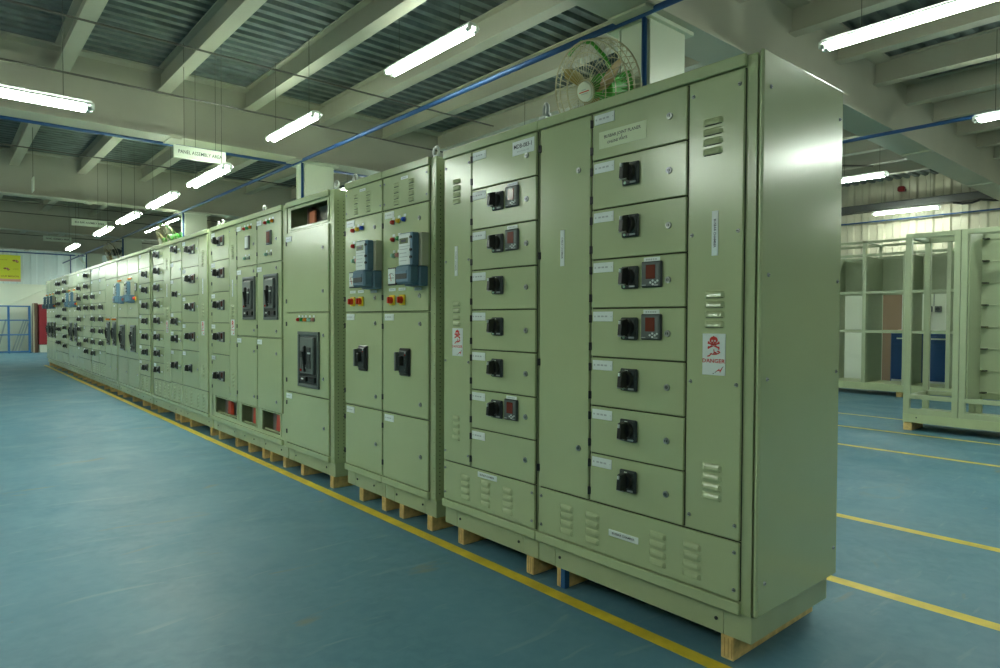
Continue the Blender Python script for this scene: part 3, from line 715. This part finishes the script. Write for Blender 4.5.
# ------------------------------------------------------------------ fluorescent fittings
def mb_fix_body(L):
    def f():
        m = MB(); m.box(-.034, .034, -L/2, L/2, .024, .052, FIXW, .006)
        m.add([(-.045, -L/2, .035), (-.060, -L/2, .016), (-.060, L/2, .016), (-.045, L/2, .035)], [(0, 1, 2, 3)], FIXW); m.add([(.045, -L/2, .035), (.060, -L/2, .016), (.060, L/2, .016), (.045, L/2, .035)], [(3, 2, 1, 0)], FIXW)
        for s in (-1, 1):
            for x in (-.033, .033): m.box(x-.012, x+.012, s*(L/2-.004)-.014, s*(L/2-.004)+.014, -.012, .034, FIXW, .003)
        return m
    return f
def mb_tube_(L):
    def f():
        m = MB(); m.cyl((0, -L/2+.02, 0), (0, L/2-.02, 0), .0165, TUBE, 10)
        for s in (-1, 1): m.cyl((0, s*(L/2-.035), 0), (0, s*(L/2-.008), 0), .0172, CHROME, 10)
        return m
    return f
def fixture(x, y, z, lab, rz=0., L=1.16, top=3.998):
    r = empty('pendant_light', (x, y, z), rz, lab, 'ceiling light', 'hanging fluorescent lights')
    put('fitting_body', 'fb%.2f' % L, mb_fix_body(L), r, 0, 0, 0)
    for s in (-1, 1): put('tube', 'ft%.2f' % L, mb_tube_(L), r, s*.033, 0, 0)
    for s in (-1, 1):
        m = MB(); m.cyl((0, 0, .05), (0, 0, top-z), .0025, WIRE, 5); m.build('suspension_wire', r, (0, s*L*.36, 0))
    return r
fixture(.76, 4.32, 3.335, 'largest fluorescent light over the row, level with the second cubicle')
fixture(.60, 6.55, 3.20, 'fluorescent light hanging in front of the near girder, left of the largest one')
for y, l in ((6.96, 'fluorescent light just below the panel assembly area sign'), (8.76, 'fluorescent light second beyond the panel assembly area sign'), (10.62, 'fluorescent light third beyond the panel assembly area sign'), (12.5, 'fluorescent light at the right end of the second hanging sign'), (15.7, 'farthest fluorescent light, at the right end of the third hanging sign')):
    fixture(-.10, y, 2.665, l)
fixture(-1.95, 5.24, 2.67, 'fluorescent light at the left edge of the picture, hung crosswise', PI/2)
fixture(2.62, 1.16, 3.19, 'long bright fluorescent light at the top right corner', L=1.85)
fixture(5.37, 1.26, 3.17, 'fluorescent light cut by the right edge below the top right one')
fixture(7.38, 3.60, 3.19, 'dim distant light between the near cubicle and the girder on the right', L=.62)
fixture(11.30, 4.32, 3.27, 'long thin fluorescent light in front of the cream wall', L=1.1)
fixture(2.6, 9.6, 3.22, 'fluorescent light half hidden between the meter pair and the single breaker cubicle')
for y, z, l in ((13.6, 3.08, 'nearer'), (15.0, 3.07, 'farther')):
    o = fixture(1.2, y, z, 'thin slanting fluorescent light above the distant green fan, %s of two in line' % l, top=3.5); o.scale = (.35, 1, .35)
for x, y, z, rz in ((-3.2, 3.45, 2.695, PI/2), (-2.55, 9.7, 2.695, PI/2), (4.8, -.75, 2.99, 0)):
    fixture(x, y, z, 'fluorescent light elsewhere in the hall, outside the picture', rz)
for x, y in ((-3.9, .2), (-4.6, 4.0), (-4.6, 7.5), (-4.1, 13.5), (-3.4, 17.5), (-3.2, 21.0), (-3.4, 24.5), (-2.6, 27.4), (-5.2, 27.0), (-3.2, 26.0), (-2.2, 24.0), (-5.0, 25.0), (2.4, 28.2), (4.2, 26.0), (2.8, 25.2), (4.4, 28.0), (-2.2, 28.4), (-3.0, -3.0), (1.6, -2.6), (4.5, -3.6), (8.8, -1.2), (9.3, .8), (10.9, 1.0), (3.0, 5.2), (5.6, 5.4), (3.2, 8.8), (6.6, 7.6), (9.8, 8.0), (4.2, 15.0), (3.0, 20.0), (3.2, 23.5), (2.6, 26.8), (5.6, 27.6), (5.8, 24.6), (8.5, 11.5), (8.2, 20.)):  # unseen fittings, added to brighten the hall, far wall and floor
    fixture(x, y, 2.95, 'unseen fluorescent light added to brighten the hall, outside the picture or behind the row')

# ------------------------------------------------------------------ pipes, conduits
def pipe(name, pts, r, mat, lab, cat='pipe', n=8):
    m = MB(); m.tube(pts, r, mat, n); o = m.build(name); return tag(o, lab, cat)
pipe('blue_pipe', [(1.35, -3, 3.26), (1.35, 28.9, 3.26)], .022, BLUEPIPE, 'long blue pipe running the length of the hall above the row')
for k, w_ in enumerate(('behind the green fan', 'behind the single breaker cubicle', 'beside the distant fan', 'on the third column along', 'on the farthest column')):
    pipe('blue_drop_pipe', [(1.378, YG0+BAY*k+.07, 3.25), (1.378, YG0+BAY*k+.07, .0)], .018, BLUEPIPE, 'thin blue pipe dropping down the column '+w_)
pipe('blue_pipe', [(-8.8, gy[2]+.19, 3.262), (4.4, gy[2]+.19, 3.262)], .02, BLUEPIPE, 'blue pipe running under the first full girder')
pipe('blue_pipe', [(5.5, -4, 3.247), (5.5, 2.4, 3.247), (5.5, 8.0, 3.247)], .02, BLUEPIPE, 'blue pipe crossing under the girder on the right')
pipe('blue_pipe', [(11.82, -4, 3.21), (11.82, 12, 3.21)], .015, BLUEPIPE, 'blue pipe along the cream wall below the dark tray')
pipe('blue_pipe', [(-8.8, YF-.058, 3.585), (2.6, YF-.058, 3.585)], .022, BLUEPIPE, 'horizontal blue pipe high on the far wall')
pipe('blue_drop_pipe', [(1.62, YF-.058, 3.57), (1.62, YF-.058, 1.2)], .016, BLUEPIPE, 'thin vertical blue pipe on the far wall above the row end')
m = MB(); m.box(11.72, 11.93, -5, 12, 3.41, 3.55, DUCT, .01); tray = tag(m.build('cable_tray'), 'dark cable tray running along the cream wall', 'cable tray')
m = MB(); m.tube([(11.80, 3.7, 3.40), (11.75, 3.55, 3.36), (11.75, 3.4, 3.36), (11.75, 3.28, 3.40), (11.75, 3.1, 3.36), (11.75, 2.8, 3.33)], .02, BLACK); m.build('cable', tray)
for y, z, l in ((6.42, 3.735, 'thin conduit fixed under the joists, nearest'), (7.15, 3.50, 'dark conduit in front of the near girder web'), (11.2, 3.62, 'thin conduit under the joists of the second bay'), (16.4, 3.6, 'thin conduit under the joists of the third bay'), (17.3, 3.5, 'dark conduit low in the third bay'), (21.8, 3.5, 'dark conduit far down the hall')):
    pipe('conduit', [(-8.9, y, z), (3.2, y, z-.03)], .010, RODM, l, 'conduit')
pipe('conduit', [(5.0, 6.8, 3.62), (8.6, 3.9, 3.60)], .014, RODM, 'thin dark rod slanting across the bay behind the near cubicle', 'conduit')
m = MB(); m.box(11.78, 11.88, 4.50, 4.62, 3.73, 3.83, node_mat('beacon_red', (.20, .008, .01), .4), .02); m.box(11.84, 12.0, 4.53, 4.61, 3.75, 3.80, BLACK); tag(m.build('wall_siren'), 'dark red siren mounted high on the cream wall', 'siren')

# ------------------------------------------------------------------ hanging signs
def sign(x, y, z, w, h, txt, ts, lab, top, sx=1.):
    r = empty('hanging_sign', (x, y, z), 0, lab, 'sign', 'hanging area signs')
    m = MB(); m.box(-w/2, w/2, -.012, .012, -h/2, h/2, SIGNM, .003); m.text(txt, ts, 0, -.0128, 0, INK, sx=sx); m.build('board', r)
    for s in (-1, 1): q = MB(); q.cyl((s*w*.3, 0, h/2), (s*w*.3, 0, top-z), .0025, WIRE, 5); q.build('hanging_wire', r)
sign(-.148, 7.05, 2.905, .50, .125, 'PANEL ASSEMBLY AREA', .050, 'hanging sign reading PANEL ASSEMBLY AREA, the nearest and largest', 3.99, .80)
sign(-.03, 14.2, 3.00, .56, .125, 'BUS BAR ASSEMBLY AREA', .050, 'hanging sign reading BUS BAR ASSEMBLY AREA, second of the three', 3.99, .82)
sign(.15, 20.0, 3.24, .60, .125, 'PANEL ASSEMBLY AREA', .052, 'farthest hanging sign, small, above the end of the row', 3.99, .9)
m = MB(); m.box(-1.215, -1.205, 10.48, 10.72, 2.91, 3.09, SIGNM); m.cyl((-1.21, 10.6, 3.09), (-1.21, 10.6, 3.99), .003, WIRE, 5); o = m.build('small_hanging_card', None); tag(o, 'small white card hung on a wire beyond the near girder', 'card')

# ------------------------------------------------------------------ fans
def fan(x, y, z, lab, k=1.0, motor=None, xc=1.40, tilt=18):
    motor = motor or FANG
    r = empty('wall_fan', (x, y, z), -PI/2, lab, 'fan', 'drum fans mounted on the columns'); r.rotation_euler = (math.radians(tilt), 0, -PI/2)
    K = 1.44*k; c = Vector((0, 0, 0))          # local: front towards -y
    def P(px, py, pz): return Vector((px*K, py*K, pz*K))
    g = MB()
    prof_ = [(-.070, .045), (-.068, .10), (-.060, .16), (-.040, .205), (-.02, .214), (.05, .212), (.085, .19), (.11, .13), (.115, .06)]
    for q in range(44):
        a = 2*PI*q/44; g.tube([P(rr*math.cos(a), yy, rr*math.sin(a)) for yy, rr in prof_], .0019, FANW, 4)
    for yy, rr, t in ((-.066, .11, .0028), (-.060, .16, .0028), (-.035, .209, .0055), (0, .214, .0028), (.05, .213, .0055), (.11, .13, .003), (-.070, .05, .003)):
        g.ring(P(0, yy, 0), (0, 1, 0), rr*K, t, FANW, 40, 6)
    g.build('wire_guard', r)
    h = MB(); h.cyl(P(0, -.080, 0), P(0, -.068, 0), .040*K, FANCAP, 24, .044*K)
    for q, wv in enumerate((.03, .045, .02)): h.box(-wv*.9, wv*.9, -.0808*K, -.0795*K, -.016+q*.012, -.010+q*.012, REDINK if q == 1 else GREYINK)
    h.build('front_cap', r)
    mo = MB(); mo.cyl(P(0, .04, 0), P(0, .150, 0), .068*K, motor, 20, .064*K); mo.cyl(P(0, .150, 0), P(0, .185, 0), .062*K, motor, 20, .035*K); mo.cyl(P(0, -.03, 0), P(0, .05, 0), .02*K, CHROME, 12)
    for q in range(14):
        a = 2*PI*q/14; e = P(.066*math.cos(a), 0, .066*math.sin(a)); mo.box(e.x-.003, e.x+.003, .05*K, .145*K, e.z-.003, e.z+.003, motor)
    mo.build('motor', r)
    b = MB(); b.cyl(P(0, -.045, 0), P(0, .005, 0), .036*K, motor, 16); b.build('hub', r)
    for q_ in range(3):
        a0 = 2*PI*q_/3+2.25; V = []; n = 7
        for i in range(n):
            t = i/(n-1); rr = .034+.155*t; wd = .024+.045*math.sin(PI*min(t*1.02, 1)*.80+.25)
            for q in (-1, -.33, .33, 1):
                a = a0+q*wd/rr*.55+.25*t; V.append(P(rr*math.cos(a), -.02+q*.025*(1-.3*t)+.01*(1-q*q), rr*math.sin(a)))
        F = [(i*4+j, i*4+j+1, (i+1)*4+j+1, (i+1)*4+j) for i in range(n-1) for j in range(3)]
        bl = MB(); bl.add(V, F, FANBL, True); bl.add([v+Vector((0, .003, 0)) for v in V], [f[::-1] for f in F], FANBL, True); bl.build('blade', r)
    s = MB()     # green strap over the top of the guard, arm and plate to the column
    s.tube([P(-.13, .02, .185), P(-.09, .02, .208), P(-.05, .03, .222), P(-.01, .05, .205), P(.02, .08, .14), P(.035, .10, .06), P(.04, .12, .0)], .012, motor, 6)
    dd = (xc-x)/math.cos(math.radians(tilt))-.02
    s.cyl((0, .16*K, 0), (0, dd, 0), .022, motor, 10); s.box(-.07, .07, dd-.004, dd+.006, -.09, .09, motor, .003)
    s.build('bracket', r)
    return r
fan(1.08, 2.86, 2.745, 'large drum fan with green motor on the near column, showing above the nearest cubicle')
fan(1.10, 13.50, 2.715, 'distant drum fan with bright green motor on the third visible column')
fan(1.12, 18.85, 2.86, 'far dark drum fan on the column beyond the green fan', .9, DGREY)

# ------------------------------------------------------------------ far end things
r = empty('glass_rack', (-.86, 28.3, 0), 0, 'blue steel A-frame rack holding glass sheets at the far wall', 'rack')
m = MB()
for x in (-1.0, -.05, .55, 1.14):
    m.box(x-.022, x+.022, -.022, .022, 0, 1.66, FRAMEB, .004); m.box(x-.022, x+.022, .30, .344, 0, 1.66, FRAMEB, .004)
for z in (.045, .64, 1.15, 1.64):
    m.box(-1.0, 1.14, -.02, .02, z-.02, z+.02, FRAMEB, .004); m.box(-1.0, 1.14, .30, .34, z-.02, z+.02, FRAMEB, .004)
for x in (-1.0, .55, 1.14): m.box(x-.02, x+.02, 0, .34, .03, .07, FRAMEB); m.box(x-.02, x+.02, 0, .34, 1.6, 1.64, FRAMEB)
m.build('frame', r)
for k, (x, t) in enumerate(((.62, .34), (.70, .33), (.80, .30), (.20, .25))):
    g = MB(); g.add([(x, .05+.02*k, .07), (x+.05, .05+.02*k, .07), (x+t+.05, .07+.02*k, 1.18), (x+t, .07+.02*k, 1.18), (x, .06+.02*k, .07), (x+.05, .06+.02*k, .07), (x+t+.05, .08+.02*k, 1.18), (x+t, .08+.02*k, 1.18)], [(0, 1, 2, 3), (4, 7, 6, 5), (0, 3, 7, 4), (1, 5, 6, 2), (3, 2, 6, 7)], GLASS)
    tag(g.build('glass_strip', None, (-.86, 28.3, 0)), ('leaning grey strip in the blue rack, leftmost of its bundle', 'leaning grey strip in the middle of the bundle in the blue rack', 'leaning grey strip in the blue rack, rightmost of its bundle', 'lone leaning strip at the left of the blue rack')[k], 'strip', 'strips leaning in the blue rack')
r = empty('locker', (.55, 28.4, 0), 0, 'dark red steel locker beside the far end of the row', 'locker')
m = MB(); m.box(0, .9, 0, .5, .28, 1.72, LOCKR, .01); m.box(.02, .88, .02, .48, 0, .28, WALLP, .004); m.build('body', r)
for x in (.01, .455): q = MB(); q.box(x, x+.435, -.018, 0, .30, 1.70, LOCKR, .006); q.box(x+.38, x+.40, -.03, -.018, .9, 1.05, CHROME); q.build('door', r)
m = MB(); m.box(.40, .53, 28.45, 28.95, 0, 1.76, BROWN, .01); m.box(.38, .42, 28.42, 28.46, 0, 1.76, BEIGE, .005); tag(m.build('brown_board'), 'narrow brown board standing between blue rack and red locker', 'board')
# banner
r = empty('wall_banner', (-.30, YF-.085, 2.95), 0, 'yellow mission banner with two hand pictures on the far wall', 'banner')
m = MB(); m.box(-.22, .40, 0, .02, -.42, .52, BANY, .003)
for cx, cz, q in ((.24, .27, .9), (-.02, -.02, .9)):
    for k in range(5):
        a = .3+k*.45; m.disc(cx+.07*q*math.cos(a), cz+.07*q*math.sin(a), -.002-.0004*k, 0, .05*q, BANP if k % 2 else BANT, 12, .035*q)
m.box(-.22, .40, -.0015, 0, -.42, -.33, BANP); m.text('OUR MISSION', .082, .09, -.004, -.24, BANT, sx=1.02)
m.text('OUR VISION', .035, -.08, -.003, .34, BANT); m.text('quality first', .035, .26, -.003, .03, BANT)
m.build('printed_sheet', r)
# diagonal bracing and rail near the far column
for x0, l in ((1.75, 'left'), (2.05, 'right')):
    pipe('brace_rod', [(x0, 28.9, 3.6), (x0+1.1, 28.9, 2.4)], .03, HOSEM, 'pale slanting brace above the row end, the %s one' % l, 'brace')
pipe('brace_rod', [(-1.8, 29.17, .9), (.9, 29.17, 2.32)], .02, WALLP, 'pale wall brace slanting up behind the blue rack', 'brace')

# ------------------------------------------------------------------ right-hand open racks
def bar(m, x0, x1, y0, y1, z0, z1, mat=None): m.box(x0, x1, y0, y1, z0, z1, mat or RACKM, .003)
# near rack: front plane X=6.25 facing -X, from Y=2.69 towards the camera side
r = empty('open_cabinet_frame', (6.25, 0, 0), 0, 'large unfinished green cabinet frame at the right edge of the picture', 'cabinet frame')
D = .70; H = 2.25; PB = .095
m = MB()
posts = [(2.625, 2.69), (2.155, 2.215), (2.090, 2.150), (.95, 1.03), (.87, .95), (-.25, -.17)]
for y0, y1 in posts:
    bar(m, 0, .05, y0, y1, PB+.10, H); bar(m, D-.05, D, y0, y1, PB+.10, H)
for ya, yb in ((2.155, 2.69), (.95, 2.15), (-.25, .95)):
    for x0, x1 in ((.002, .05), (D-.05, D-.002)):
        bar(m, x0, x1, ya, yb, H-.055, H-.002); bar(m, x0, x1, ya, yb, PB+.27, PB+.32)
        if x0 < .1: bar(m, x0, x1, ya, yb, PB+.10, PB+.16)
    for yy in (ya, yb-.05): bar(m, .04, D-.04, yy, yy+.05, H-.05, H-.005); bar(m, .04, D-.04, yy, yy+.05, PB+.27, PB+.31)
m.build('frame', r)
m = MB(); bar(m, -.004, D, -.25, 2.69, PB, PB+.10, PAINT_DK); m.cyl((-.006, 2.55, PB+.06), (-.003, 2.55, PB+.06), .008, INK, 8); m.build('plinth', r)
m = MB()
zz = [PB+.36+.245*k for k in range(8)]
m.box(.48, .486, .96, 2.074, PB+.32, H-.06, RACKM)
for k, z in enumerate(zz):
    m.box(.468, .48, .96, 2.06, z-.010, z+.010, RACKM, .003)
    m.tube([(.47, 1.72, z+.06), (.44, 1.72, z+.06), (.44, 1.72, z+.18), (.47, 1.72, z+.18)], .006, RACKM, 5); m.box(.455, .48, 1.66, 1.70, z+.05, z+.20, RACKM, .003)
    m.box(.38, .48, 2.0, 2.05, z-.006, z+.008, GAP)
m.build('compartment_wall', r)
m = MB(); m.box(.02, .48, 2.075, 2.085, PB+.32, H-.06, RACKM); m.build('side_sheet', r)
m = MB(); m.box(.02, .40, 2.60, 2.69, 0, PB-.001, WOOD, .004); tag(m.build('wooden_batten', None, (6.25, 0, 0)), 'wooden block under the left corner of the right-hand frame', 'batten')
m = MB(); m.box(.05, .60, .3, .39, 0, PB-.001, WOOD, .004); tag(m.build('wooden_batten', None, (6.25, 0, 0)), 'wooden block under the right-hand frame beyond the picture edge', 'batten')

# far rack row at X=9.8
r = empty('open_cabinet_frame', (9.80, 0, 0), 0, 'row of open green cabinet frames standing farther back by the cream wall', 'cabinet frame')
m = MB(); D = .75; PB = .085; H = 2.40; yy = [5.72, 5.07, 4.442, 3.82, 3.21, 2.6, 2.0]
for i, y in enumerate(yy):
    bar(m, 0, .05, y-.03, y+.03, PB+.12, H+ (.21 if i % 2 == 0 else 0)); bar(m, D-.05, D, y-.03, y+.03, PB+.12, H)
for i in range(len(yy)-1):
    a, b = yy[i+1]+.03, yy[i]-.03
    for z in (1.075, 1.735, H-.03): bar(m, .002, .05, a, b, z-.022, z+.022); bar(m, D-.05, D-.002, a, b, z-.022, z+.022)
bar(m, .0, .05, yy[-1]-.03, yy[0]+.03, H+.17, H+.21); bar(m, D-.05, D, yy[-1]-.03, yy[0]+.03, H+.17, H+.21)
for y in yy[::2]: bar(m, .0, D, y-.02, y+.02, H+.175, H+.20); bar(m, D-.05, D, y-.02, y+.02, H, H+.19)
m.build('frame', r)
m = MB(); m.box(-.004, D, yy[-1]-.03, yy[0]+.03, PB, PB+.12, PAINT_DK, .003); m.build('plinth', r)
for i in range(len(yy)-1):
    q = MB(); q.box(D-.012, D-.004, yy[i+1]+.03, yy[i]-.03, 1.76, H-.05, RACKM); q.build('back_sheet', r)
    q = MB(); q.box(.05, D-.05, yy[i]-.034, yy[i]-.028, PB+.12, H-.05, RACKM); q.build('partition', r)
for y, l in ((5.3, 'left'), (3.9, 'middle'), (2.3, 'right')):
    m = MB(); m.box(.05, .70, y-.04, y+.04, 0, PB-.001, WOOD, .003); tag(m.build('wooden_batten', None, (9.8, 0, 0)), 'wooden batten under the back frames, the %s one' % l, 'batten')
# things at the cream wall
def bluecab(y0, y1, lab):
    r = empty('tool_cabinet', (11.0, y0, 0), 0, lab, 'cabinet'); w = y1-y0
    m = MB(); m.box(0, .55, 0, w, .02, 1.04, CABB, .008); m.build('body', r)
    q = MB(); q.box(-.012, 0, .02, w-.02, .86, .99, CABB, .004); q.box(-.016, -.012, .1, w-.1, .93, .955, WHITE); q.build('drawer', r)
    q = MB(); q.box(-.012, 0, .02, w-.02, .22, .84, CABB, .004); q.build('door', r)
    q = MB(); q.box(-.004, .0, .02, w-.02, .03, .20, WHITE, .001); q.build('base_strip', r)
bluecab(3.98, 4.42, 'narrow dark blue cabinet with a white label by the cream wall'); bluecab(3.05, 3.88, 'wide dark blue cabinet seen through the right-hand frame')
m = MB(); m.box(11.86, 11.96, 4.52, 4.86, 0, 1.80, DOORB, .006); m.box(11.85, 11.86, 4.55, 4.57, .9, 1.05, CHROME); m.box(11.85, 11.962, 4.48, 4.52, 0, 1.86, FIXW, .004); tag(m.build('door_1'), 'brown door in the cream wall', kind='structure')
m = MB(); m.box(11.86, 11.955, 2.4, 5.8, 1.72, 1.86, WALLP, .01) if False else m.box(11.90, 11.955, 2.6, 5.8, .0, 1.95, WALLP, .004); tag(m.build('trim_1'), 'pale lower wall lining', kind='structure')
r = empty('socket_pair', (11.895, 4.0, 1.48), 0, 'pair of grey wall sockets on the pale lower wall', 'socket')
for s in (-1, 1):
    q = MB(); q.box(-.05, 0, s*.075-.055, s*.075+.055, -.055, .055, GREYPL, .01); q.cyl((-.06, s*.075, 0), (-.05, s*.075, 0), .035, DGREY, 16); q.build('socket', r)
q = MB(); q.cyl((-.01, 0, .05), (-.01, 0, .46), .006, GREYPL, 6); q.build('conduit', r)
m = MB(); m.box(11.80, 11.895, 5.10, 5.22, 1.42, 1.54, GREYPL, .01); m.cyl((11.79, 5.16, 1.48), (11.80, 5.16, 1.48), .035, DGREY, 16); m.cyl((11.885, 5.16, 1.54), (11.885, 5.16, 1.95), .006, GREYPL, 6); tag(m.build('wall_socket'), 'single grey wall socket on the pale lower wall', 'socket')
m = MB(); m.cyl((11.4, 3.42, 1.04), (11.4, 3.42, 1.32), .13, BEIGE, 20, .10); m.cyl((11.4, 3.42, 1.32), (11.4, 3.42, 1.40), .06, BEIGE, 16, .04); tag(m.build('beige_canister'), 'beige canister standing on the wide blue cabinet', 'canister')
m = MB(); m.box(11.15, 11.35, 4.10, 4.36, 1.04, 1.10, BANP, .01); tag(m.build('pink_box'), 'small pinkish box on the narrow blue cabinet', 'box')

# ------------------------------------------------------------------ world, camera, view
w_ = bpy.data.worlds.new('World'); SC.world = w_; w_.use_nodes = True
w_.node_tree.nodes['Background'].inputs[0].default_value = (.75, .9, .8, 1); w_.node_tree.nodes['Background'].inputs[1].default_value = .02
f, yaw, pitch, roll = 655.15, .7093, .0221, .0045
Fv = Vector((math.sin(yaw)*math.cos(pitch), math.cos(yaw)*math.cos(pitch), -math.sin(pitch)))
Rv = Vector((math.cos(yaw), -math.sin(yaw), 0)); Uv = Rv.cross(Fv)
R2 = Rv*math.cos(roll)+Uv*math.sin(roll); U2 = -Rv*math.sin(roll)+Uv*math.cos(roll)
cd = bpy.data.cameras.new('camera'); cam = bpy.data.objects.new('camera', cd); COL.objects.link(cam)
M = Matrix((R2, U2, -Fv)).transposed().to_4x4(); M.translation = (-2.184, 0, 1.158+FZ); cam.matrix_world = M
cd.sensor_width = 36; cd.lens = f*36/1000; cd.clip_start = .05; cd.clip_end = 100; SC.camera = cam
vs = SC.view_settings; vs.view_transform = 'Standard'; vs.look = 'None'; vs.gamma = 1; vs.use_curve_mapping = False; vs.exposure = 1.42
SC.cycles.max_bounces = 6; SC.cycles.diffuse_bounces = 4; SC.cycles.glossy_bounces = 3; SC.cycles.use_denoising = True
SC.cycles.sample_clamp_indirect = 6
